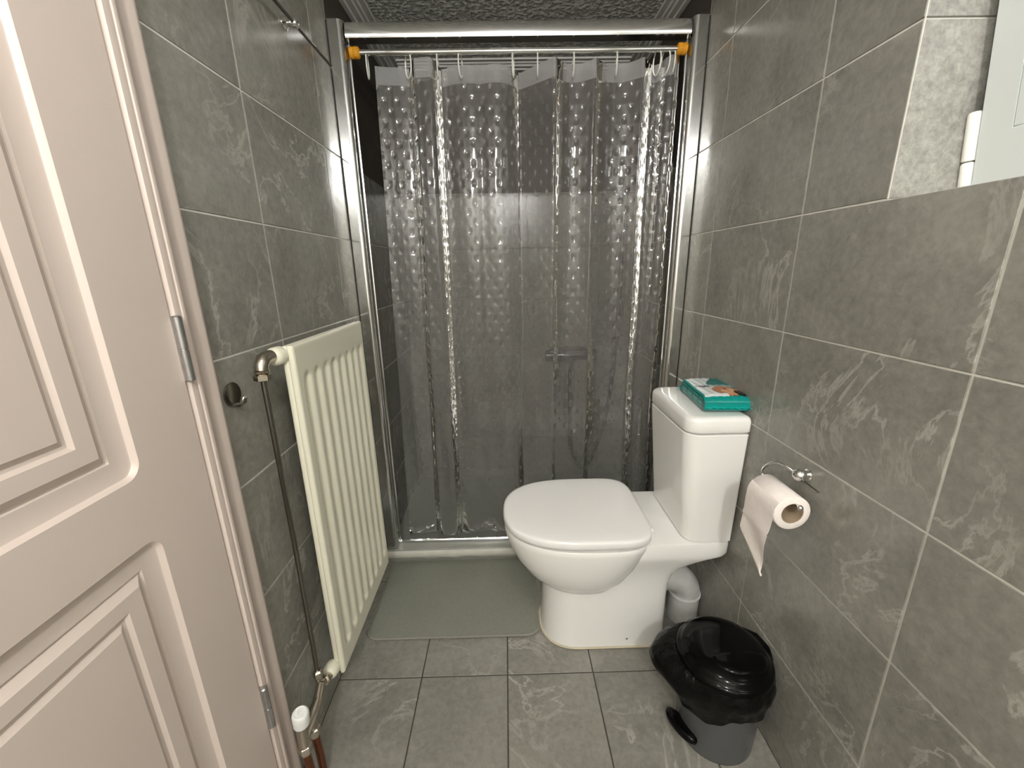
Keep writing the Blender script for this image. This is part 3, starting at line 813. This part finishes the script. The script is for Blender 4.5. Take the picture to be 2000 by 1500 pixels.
loft(bm, [cring(0.4860, 0.632, 1.012, 1.296, 0.7375, 0.032), cring(0.4850, 0.633, 1.011, 1.297, 0.7426, 0.033), cring(0.4745, 0.638, 1.001, 1.307, 0.7428, 0.038), cring(0.4725, 0.639, 0.9985, 1.3095, 0.7470, 0.040), cring(0.4725, 0.639, 0.9985, 1.3095, 0.7740, 0.040), cring(0.4750, 0.6375, 1.001, 1.307, 0.7815, 0.038), cring(0.4810, 0.634, 1.0065, 1.3015, 0.7860, 0.034), cring(0.4900, 0.628, 1.015, 1.293, 0.7875, 0.028)])
finish('cistern_lid', bm, M_CERAMIC, wc, 60)
bm = new(); lathe(bm, (0.362, 1.0395, 0.032), (0, -1, 0.1), [(-0.004, 0.004), (0.0015, 0.004), (0.0025, 0.0025)], 14)
finish('fixing_screw', bm, M_STEEL, wc)
# bead of old sealant round the foot
bm = new()
path = dring(0.0950, 0.4855, 0.1195, 0.003, 2.3, 14.0, 0.30, 56)
rings = []
for i, p_ in enumerate(path):
    t = (path[(i+1) % len(path)] - path[i-1]).normalized(); nrm = Vector((t.y, -t.x, 0))
    rings.append([p_ + nrm*0.0035*math.cos(a*PI/3) + Vector((0, 0, 0.0032*math.sin(a*PI/3))) for a in range(6)])
rings.append(rings[0]); loft(bm, rings, False, False)
bmesh.ops.remove_doubles(bm, verts=bm.verts, dist=1e-6)
finish('sealant_bead', bm, simple('yellowed_sealant', (0.52, 0.46, 0.34), 0.7, var=0.2, vscale=30), wc, 60)
# waste pipe
wp = thing('waste_pipe', 'grey white plastic waste pipe bend behind the toilet foot', 'pipe', (0.588, TY, 0.0))
bm = new()
pts = [(0.486, TY, 0.172), (0.510, TY, 0.172)] + [(0.520+0.068*math.sin(a), TY, 0.104+0.068*math.cos(a)) for a in (0.15, 0.4, 0.65, 0.9, 1.15, 1.4, PI/2)]
tube(bm, pts, 0.0485, 24)
finish('bend', bm, M_PIPE, wp, 60)
bm = new(); lathe(bm, (0.588, TY, 0.103), (0, 0, -1), [(-0.006, 0.0490), (-0.005, 0.0512), (0.0, 0.0515), (0.004, 0.0512), (0.006, 0.0485), (0.103, 0.0475)], 28)
finish('socket', bm, M_PIPE, wp, 40)
bm = new(); lathe(bm, (0.588, TY, 0.108), (0, 0, -1), [(0, 0.0490), (0.001, 0.0518), (0.006, 0.0518), (0.007, 0.0490)], 28)
finish('white_ring', bm, M_WHITEPL, wp, 40)

# ================================================================== WIPES PACK ON THE CISTERN
pk = thing('wipes_packet', 'teal and white packet of baby wipes lying on the toilet cistern', 'packet', (0.602, 1.135, 0.7876))
TEAL, TEAL2, WHITE, SKIN = (0.0, 0.52, 0.495), (0.04, 0.60, 0.58), (0.80, 0.82, 0.82), (0.68, 0.45, 0.33)
def pack_color(s, t):
    """flat print: s 0..1 left->right across the top, t 0..1 near end -> far end"""
    col = TEAL
    if 0.03 < s < 0.95 and 0.06 < t:
        col = (0.08, 0.42, 0.40)
        if t > 0.50 and s < 0.50 + 0.16*math.sin(t*7+1.0): col = WHITE
        if 0.42 < t <= 0.52 and s < 0.90: col = (0.55, 0.66, 0.64)
        if t <= 0.44 and s < 0.42 + 0.35*(0.44-t): col = WHITE
        if 0.42 < t < 0.47 and 0.10 < s < 0.34: col = (0.45, 0.04, 0.09)
        if 0.40 < t < 0.45 and 0.16 < s < 0.30: col = (0.10, 0.16, 0.40)
        # a baby's head seen from the side: skin, hair, ear shade, eye
        fx, ft = (s-0.60)/0.30, (t-0.26)/0.19
        if fx*fx+ft*ft < 1: col = SKIN
        fx, ft = (s-0.66)/0.20, (t-0.22)/0.11
        if fx*fx+ft*ft < 1: col = (0.82, 0.62, 0.47)
        fx, ft = (s-0.85)/0.13, (t-0.17)/0.10
        if fx*fx+ft*ft < 1: col = (0.09, 0.03, 0.02)
        fx, ft = (s-0.60)/0.035, (t-0.31)/0.022
        if fx*fx+ft*ft < 1: col = (0.10, 0.05, 0.04)
        if t > 0.60 and s < 0.42 and int(t*46) % 3 == 0 and 0.06 < s: col = (0.58, 0.62, 0.62)
        if t < 0.13 and s < 0.55: col = WHITE
    return col
def side_color(u, h):
    """side panel: rows of tiny lighter print on teal"""
    if 0.10 < u < 0.90 and 0.15 < h < 0.8 and int(h*9) % 2 == 0 and (int(u*23)*7) % 5 != 0: return (0.10, 0.60, 0.57)
    return (0.0, 0.36, 0.345) if h < 0.9 else TEAL2
bm = new(); cl = bm.loops.layers.color.new('print')
NS, NT = 44, 64
W, Ln, H = 0.118, 0.212, 0.050
def pk_pt(s, t, top):
    ends = max(0.0, 1-min(t, 1-t)/0.13)                     # the pillow ends pinch to a flat seam
    h = H*(1-(0.50 if t < 0.5 else 0.75)*ends**1.7)
    bulge = 1 - 0.10*(2*s-1)**4
    w = W*(1 + 0.05*ends) * (0.985 if not top else 1.0)
    x = (s-0.5)*w; y = (t-0.5)*Ln
    z = (h*bulge + 0.0006*math.sin(40*s+9*t)) if top else 0.0004
    lift = 0.010*ends**1.5 if t < 0.5 else 0.002*ends
    return Vector((x, y, z + (lift if not top else lift*0.9)))
RZ = Matrix.Rotation(math.radians(-6), 3, 'Z')
org = Vector((0.598, 1.133, 0.7878))
def P(v): return org + RZ @ v
ends_tr = lambda t: max(0.0, 1-min(t, 1-t)/0.13)
top = [[bm.verts.new(P(pk_pt(i/NS, j/NT, True))) for i in range(NS+1)] for j in range(NT+1)]
bot = [[bm.verts.new(P(pk_pt(i/NS, j/NT, False))) for i in (0, NS)] for j in range(NT+1)]
def paint(f, c):
    for lp in f.loops: lp[cl] = (c[0], c[1], c[2], 1)
for j in range(NT):
    for i in range(NS):
        f = bm.faces.new((top[j][i], top[j][i+1], top[j+1][i+1], top[j+1][i]))
        paint(f, pack_color((i+0.5)/NS, (j+0.5)/NT))
K = 10
for side, i in ((0, 0), (1, NS)):
    cols = []
    for j in range(NT+1):
        a, b = bot[j][side], top[j][i]
        col = [a]
        for k in range(1, K):
            u = k/K
            v = a.co.lerp(b.co, u); out = (RZ @ Vector((-1 if side == 0 else 1, 0, 0)))*0.004*math.sin(PI*u)*(1-ends_tr(j/NT))
            col.append(bm.verts.new(v+out))
        col.append(b); cols.append(col)
    for j in range(NT):
        for k in range(K):
            vs = (cols[j][k], cols[j+1][k], cols[j+1][k+1], cols[j][k+1]) if side else (cols[j][k], cols[j][k+1], cols[j+1][k+1], cols[j+1][k])
            f = bm.faces.new(vs); paint(f, side_color((j+0.5)/NT, (k+0.5)/K))
for j in range(NT):
    f = bm.faces.new((bot[j][0], bot[j+1][0], bot[j+1][1], bot[j][1])); paint(f, TEAL)
for j in (0, NT):
    f = bm.faces.new([bot[j][0]] + top[j] + [bot[j][1]]) if j else bm.faces.new([bot[j][1]] + top[j][::-1] + [bot[j][0]])
    paint(f, TEAL)
finish('film_body', bm, M_PRINT, pk, 50)
# flat crimped seams at both ends
M_TEALF = simple('teal_film', TEAL, 0.28)
for t0, dirn in ((0.0, -1), (1.0, 1)):
    bm = new(); rings = []
    for i in range(25):
        s = i/24
        a = pk_pt(s, t0, True); a.z *= 0.55; w = 0.0012*math.sin(i*1.9)
        e = a + Vector((0.006*(s-0.5), dirn*0.012, 0.002+w*1.5))
        rings.append([P(a+Vector((0, 0, -0.0012))), P(a), P(e), P(e+Vector((0, 0, -0.0007)))])
    loft(bm, rings)
    finish('end_seam', bm, M_TEALF, pk, 60)

# ================================================================== TOILET ROLL
hd = thing('roll_holder', 'chrome wire toilet roll holder on the right wall', 'toilet roll holder', (XR, 0.784, 0.736))
bm = new(); lathe(bm, (XR-0.0005, 0.784, 0.736), (-1, 0, 0), [(0, 0.0125), (0.003, 0.0125), (0.005, 0.0090), (0.012, 0.0080)], 22)
finish('wall_mount', bm, M_CHROME, hd)
bm = new(); sphere(bm, (0.620, 0.784, 0.736), 0.0145, 24, 16); finish('ball', bm, M_CHROME, hd)
HX = 0.590
bm = new()
tube(bm, [(0.612, 0.790, 0.740), (0.602, 0.806, 0.747), (0.595, 0.828, 0.745), (HX, 0.848, 0.728), (HX, 0.860, 0.710), (HX, 0.855, 0.696), (HX, 0.838, 0.6915), (HX, 0.80, 0.6910), (HX+0.001, 0.733, 0.6910)], 0.0030, 12, curve=True)
finish('wire_arm', bm, M_CHROME, hd)
bm = new(); sphere(bm, (HX+0.001, 0.7305, 0.6910), 0.0062); finish('end_ball', bm, M_CHROME, hd)
bm = new(); tube(bm, [(0.618, 0.774, 0.731), (0.618, 0.727, 0.729)], 0.0017, 10); sphere(bm, (0.618, 0.727, 0.729), 0.0027)
finish('lever_pin', bm, M_HOOK, hd)
rl = thing('toilet_roll', 'part used toilet roll with a torn end hanging down on the chrome holder', 'toilet roll', (HX-0.004, 0.79, 0.672))
rc = Vector((HX-0.004, 0.0, 0.6710)); RO, RI, Y0, Y1 = 0.0380, 0.0225, 0.741, 0.842
bm = new(); n = 48
def circ(r, y): return [Vector((rc.x + r*math.cos(2*PI*k/n), y, rc.z + r*math.sin(2*PI*k/n))) for k in range(n)]
rings = [circ(RI+0.0010, Y0), circ(RO-0.0015, Y0), circ(RO, Y0+0.0015), circ(RO, Y1-0.0015), circ(RO-0.0015, Y1), circ(RI+0.0010, Y1), circ(RI+0.0010, Y0)]
loft(bm, rings, False, False); bmesh.ops.remove_doubles(bm, verts=bm.verts, dist=1e-6)
finish('tissue', bm, M_PAPER, rl, 50)
bm = new(); rings = [circ(RI-0.0006, Y0+0.0005), circ(RI+0.0008, Y0+0.0005), circ(RI+0.0008, Y1-0.0005), circ(RI-0.0006, Y1-0.0005), circ(RI-0.0006, Y0+0.0005)]
loft(bm, rings, False, False); bmesh.ops.remove_doubles(bm, verts=bm.verts, dist=1e-6)
finish('core', bm, M_CARD, rl, 50)
# hanging tail: leaves the roll on the room side and ends in a torn point near the front edge
bm = new()
rows = []
NTL = 26
for j in range(NTL+1):
    q = j/NTL
    if q < 0.25:
        a = PI*0.78 + (q/0.25)*PI*0.22; x = rc.x + (RO+0.0006)*math.cos(a); z = rc.z + (RO+0.0006)*math.sin(a)
    else:
        u = (q-0.25)/0.75; x = rc.x-RO-0.0006 - 0.004*math.sin(u*PI*0.8) + 0.006*u*u; z = rc.z - 0.163*u
    drop = max(0.0, rc.z - z)
    far = Y1-0.002 if drop < 0.100 else (Y1-0.002) - (drop-0.100)/0.063*0.086
    near = Y0+0.002 + 0.10*max(0, drop-0.02)
    if drop > 0.158: far = min(far, near+0.010)
    row = []
    for i in range(13):
        s = i/12; y = near + (far-near)*s
        wob = 0.0022*math.sin(5*s+drop*60)*min(1, drop*12)
        crease = -0.0028*math.exp(-((drop-0.052)/0.004)**2)
        row.append(Vector((x+wob+crease, y, z + 0.003*math.sin(7*s)*min(1, drop*8))))
    rows.append(row)
th = 0.0005
va_ = [[bm.verts.new(p_) for p_ in r] for r in rows]; vb_ = [[bm.verts.new(p_+Vector((th, 0, 0))) for p_ in r] for r in rows]
for j in range(NTL):
    for i in range(12):
        bm.faces.new((va_[j][i], va_[j][i+1], va_[j+1][i+1], va_[j+1][i])); bm.faces.new((vb_[j][i], vb_[j+1][i], vb_[j+1][i+1], vb_[j][i+1]))
    for i in (0, 12): bm.faces.new((va_[j][i], va_[j+1][i], vb_[j+1][i], vb_[j][i]))
for j in (0, NTL):
    for i in range(12): bm.faces.new((va_[j][i], va_[j][i+1], vb_[j][i+1], vb_[j][i]))
finish('hanging_sheet', bm, M_PAPER, rl, 70)

# ================================================================== PEDAL BIN
BX, BY = 0.520, 0.793
pb = thing('pedal_bin', 'small dark grey pedal bin with a glossy black lid and overhanging black liner', 'bin', (BX, BY, 0.0))
def cring2(r, z, n=48, cx=BX, cy_=BY): return [Vector((cx+r*math.cos(2*PI*k/n), cy_+r*math.sin(2*PI*k/n), z)) for k in range(n)]
bm = new()
loft(bm, [cring2(0.088, 0.000), cring2(0.0905, 0.004), cring2(0.0915, 0.014), cring2(0.098, 0.19), cring2(0.0995, 0.236), cring2(0.0975, 0.238), cring2(0.094, 0.19), cring2(0.0885, 0.010)])
finish('bucket', bm, M_BIN, pb, 40)
bm = new()
loft(bm, [cring2(0.1045, 0.2385), cring2(0.1085, 0.2400), cring2(0.1095, 0.2440), cring2(0.1085, 0.2500), cring2(0.1040, 0.2540), cring2(0.1010, 0.2555), cring2(0.0985, 0.2610), cring2(0.0900, 0.2690), cring2(0.0700, 0.2755), cring2(0.0430, 0.2790), cring2(0.0150, 0.2800)])
finish('lid', bm, M_BLACK, pb, 60)
# raised flap shape on the lid's near half
bm = new()
def flap(sc, z):
    pts = []
    for k in range(40):
        a = 2*PI*k/40; x = 0.066*math.cos(a); y = 0.046*math.sin(a)
        if y > 0: y *= 0.35
        pts.append(Vector((BX+0.012+x*sc, BY-0.036+y*sc, z)))
    return pts
loft(bm, [flap(1.0, 0.2660), flap(1.0, 0.2745), flap(0.93, 0.2785), flap(0.78, 0.2805), flap(0.4, 0.2830)])
finish('lid_boss', bm, M_BLACK, pb, 60)
# hinge housing at the wall side
bm = new(); tube(bm, [(BX+0.087, BY+0.070, 0.238), (BX+0.106, BY+0.046, 0.243), (BX+0.1125, BY+0.010, 0.243), (BX+0.1085, BY-0.016, 0.238)], [0.010, 0.0115, 0.0105, 0.0065], 12)
finish('hinge_housing', bm, M_BLACK, pb, 60)
# liner: turned over the rim, uneven lower edge, loose pleats
bm = new(); N_ = 120
def hem(a):
    """depth of the overhang by angle; deepest and fullest towards the toilet"""
    d = 0.090 + 0.013*math.sin(2*a+0.6) + 0.007*math.sin(5*a+1.0) + 0.004*math.sin(9*a+2*math.sin(2*a))
    return d
def full(a):
    f = math.exp(-((math.atan2(math.sin(a-2.80), math.cos(a-2.80)))/0.72)**2)
    return 0.056*f
rr_ = []
for q in (0.0, 0.10, 0.25, 0.45, 0.65, 0.85, 1.0):
    ring = []
    for k in range(N_):
        a = 2*PI*k/N_
        pl = (0.0024*math.sin(13*a+2*q+1.5*math.sin(3*a))+0.0018*math.sin(23*a+1.3+2*math.sin(2*a)))*(0.3+0.7*q)*(1-0.55*q*q)
        r = 0.1035 + 0.010*math.sin(PI*min(1, q*1.4))+0.002 + full(a)*math.sin(PI*min(1, 0.15+q*0.72)) + pl
        r = max(r, 0.1015)
        ring.append(Vector((min(BX + r*math.cos(a), XR-0.004), BY + r*math.sin(a), 0.2395 - hem(a)*q)))
    rr_.append(ring)
inner = []
for k in range(N_):
    p_ = rr_[-1][k]; a = 2*PI*k/N_
    inner.append(Vector((BX+(0.1005)*math.cos(a), BY+0.1005*math.sin(a), p_.z+0.012)))
loft(bm, [cring2(0.1002, 0.2392, N_)] + rr_ + [inner], False, False)
finish('liner', bm, M_BAG, pb, 60)
# pedal
bm = new()
def pedal(sc, dz):
    a0 = math.radians(115)
    pts = []
    for k in range(28):
        a = 2*PI*k/28; u, v = 0.048*sc*math.cos(a), 0.0200*sc*math.sin(a)
        pts.append(Vector((0.4230 + u*math.cos(a0) - v*math.sin(a0), 0.7700 + u*math.sin(a0) + v*math.cos(a0), dz)))
    return pts
loft(bm, [pedal(0.80, 0.036), pedal(0.97, 0.039), pedal(1.0, 0.044), pedal(0.95, 0.050), pedal(0.75, 0.0545), pedal(0.3, 0.056)])
box(bm, (0.425, 0.768, 0.036), (0.462, 0.790, 0.046), 0.002)
finish('pedal', bm, M_BLACK, pb, 60)
# ================================================================== WINDOW IN THE NICHE
# a bottom-hung white window, tilted a little into the room
win = bpy.data.objects.new('window_1', None); C.objects.link(win); win.location = (0.78, 0.39, 1.273)
structure(win, 'white window sash tilted inward in the tiled niche in the right wall')
TILT = math.radians(6.6)
def lean(bm):
    for v in bm.verts:
        dx, dz = v.co.x-0.757, v.co.z-1.285
        v.co.x = 0.757 + dx*math.cos(TILT) - dz*math.sin(TILT); v.co.z = 1.285 + dx*math.sin(TILT) + dz*math.cos(TILT)
    return bm
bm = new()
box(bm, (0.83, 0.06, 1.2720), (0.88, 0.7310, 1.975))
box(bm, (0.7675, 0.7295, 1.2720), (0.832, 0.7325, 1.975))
finish('frame_gap_shade', bm, M_DARK, win, 0)  # fixed frame coloured near-black for the shade in the gap round the sash
GY0, GY1, GZ0, GZ1 = 0.125, 0.671, 1.358, 1.880
def rect_x(x, y0, y1, z0, z1): return [Vector((x, y0, z0)), Vector((x, y1, z0)), Vector((x, y1, z1)), Vector((x, y0, z1))]
bm = new()
SY0, SY1, SZ0, SZ1 = 0.075, 0.716, 1.285, 1.950
rings = [rect_x(0.800, SY0, SY1, SZ0, SZ1), rect_x(0.759, SY0, SY1, SZ0, SZ1), rect_x(0.757, SY0+0.002, SY1-0.002, SZ0+0.002, SZ1-0.002),
         rect_x(0.757, GY0+0.001, GY1-0.001, GZ0-0.001, GZ1+0.001), rect_x(0.758, GY0, GY1, GZ0, GZ1), rect_x(0.800, GY0, GY1, GZ0, GZ1), rect_x(0.800, SY0, SY1, SZ0, SZ1)]
loft(bm, rings, False, False); bmesh.ops.remove_doubles(bm, verts=bm.verts, dist=1e-6)
finish('sash', lean(bm), M_CUP, win, 20)
bm = new()
for y0, y1, z0, z1 in ((GY1-0.016, GY1-0.0005, GZ0+0.0005, GZ1-0.0005), (GY0+0.0005, GY0+0.016, GZ0+0.0005, GZ1-0.0005), (GY0+0.016, GY1-0.016, GZ0+0.0005, GZ0+0.016), (GY0+0.016, GY1-0.016, GZ1-0.016, GZ1-0.0005)):
    box(bm, (0.7585, y0, z0), (0.780, y1, z1), 0.0012, 1)
finish('glazing_bead', lean(bm), M_CUP, win)
bm = new(); box(bm, (0.7640, GY0+0.014, GZ0+0.014), (0.7700, GY1-0.014, GZ1-0.014))
finish('pane', lean(bm), M_INSET, win, 0)
for z0, z1 in ((1.2860, 1.3235), (1.3245, 1.3960)):
    bm = new(); lathe(bm, (0.7580, 0.7250, z0), (0, 0, 1), [(0, 0.0075), (0.001, 0.0088), (z1-z0-0.004, 0.0088), (z1-z0-0.001, 0.0075), (z1-z0, 0.005)], 18)
    finish('hinge_knuckle', lean(bm), M_HINGEW, win)
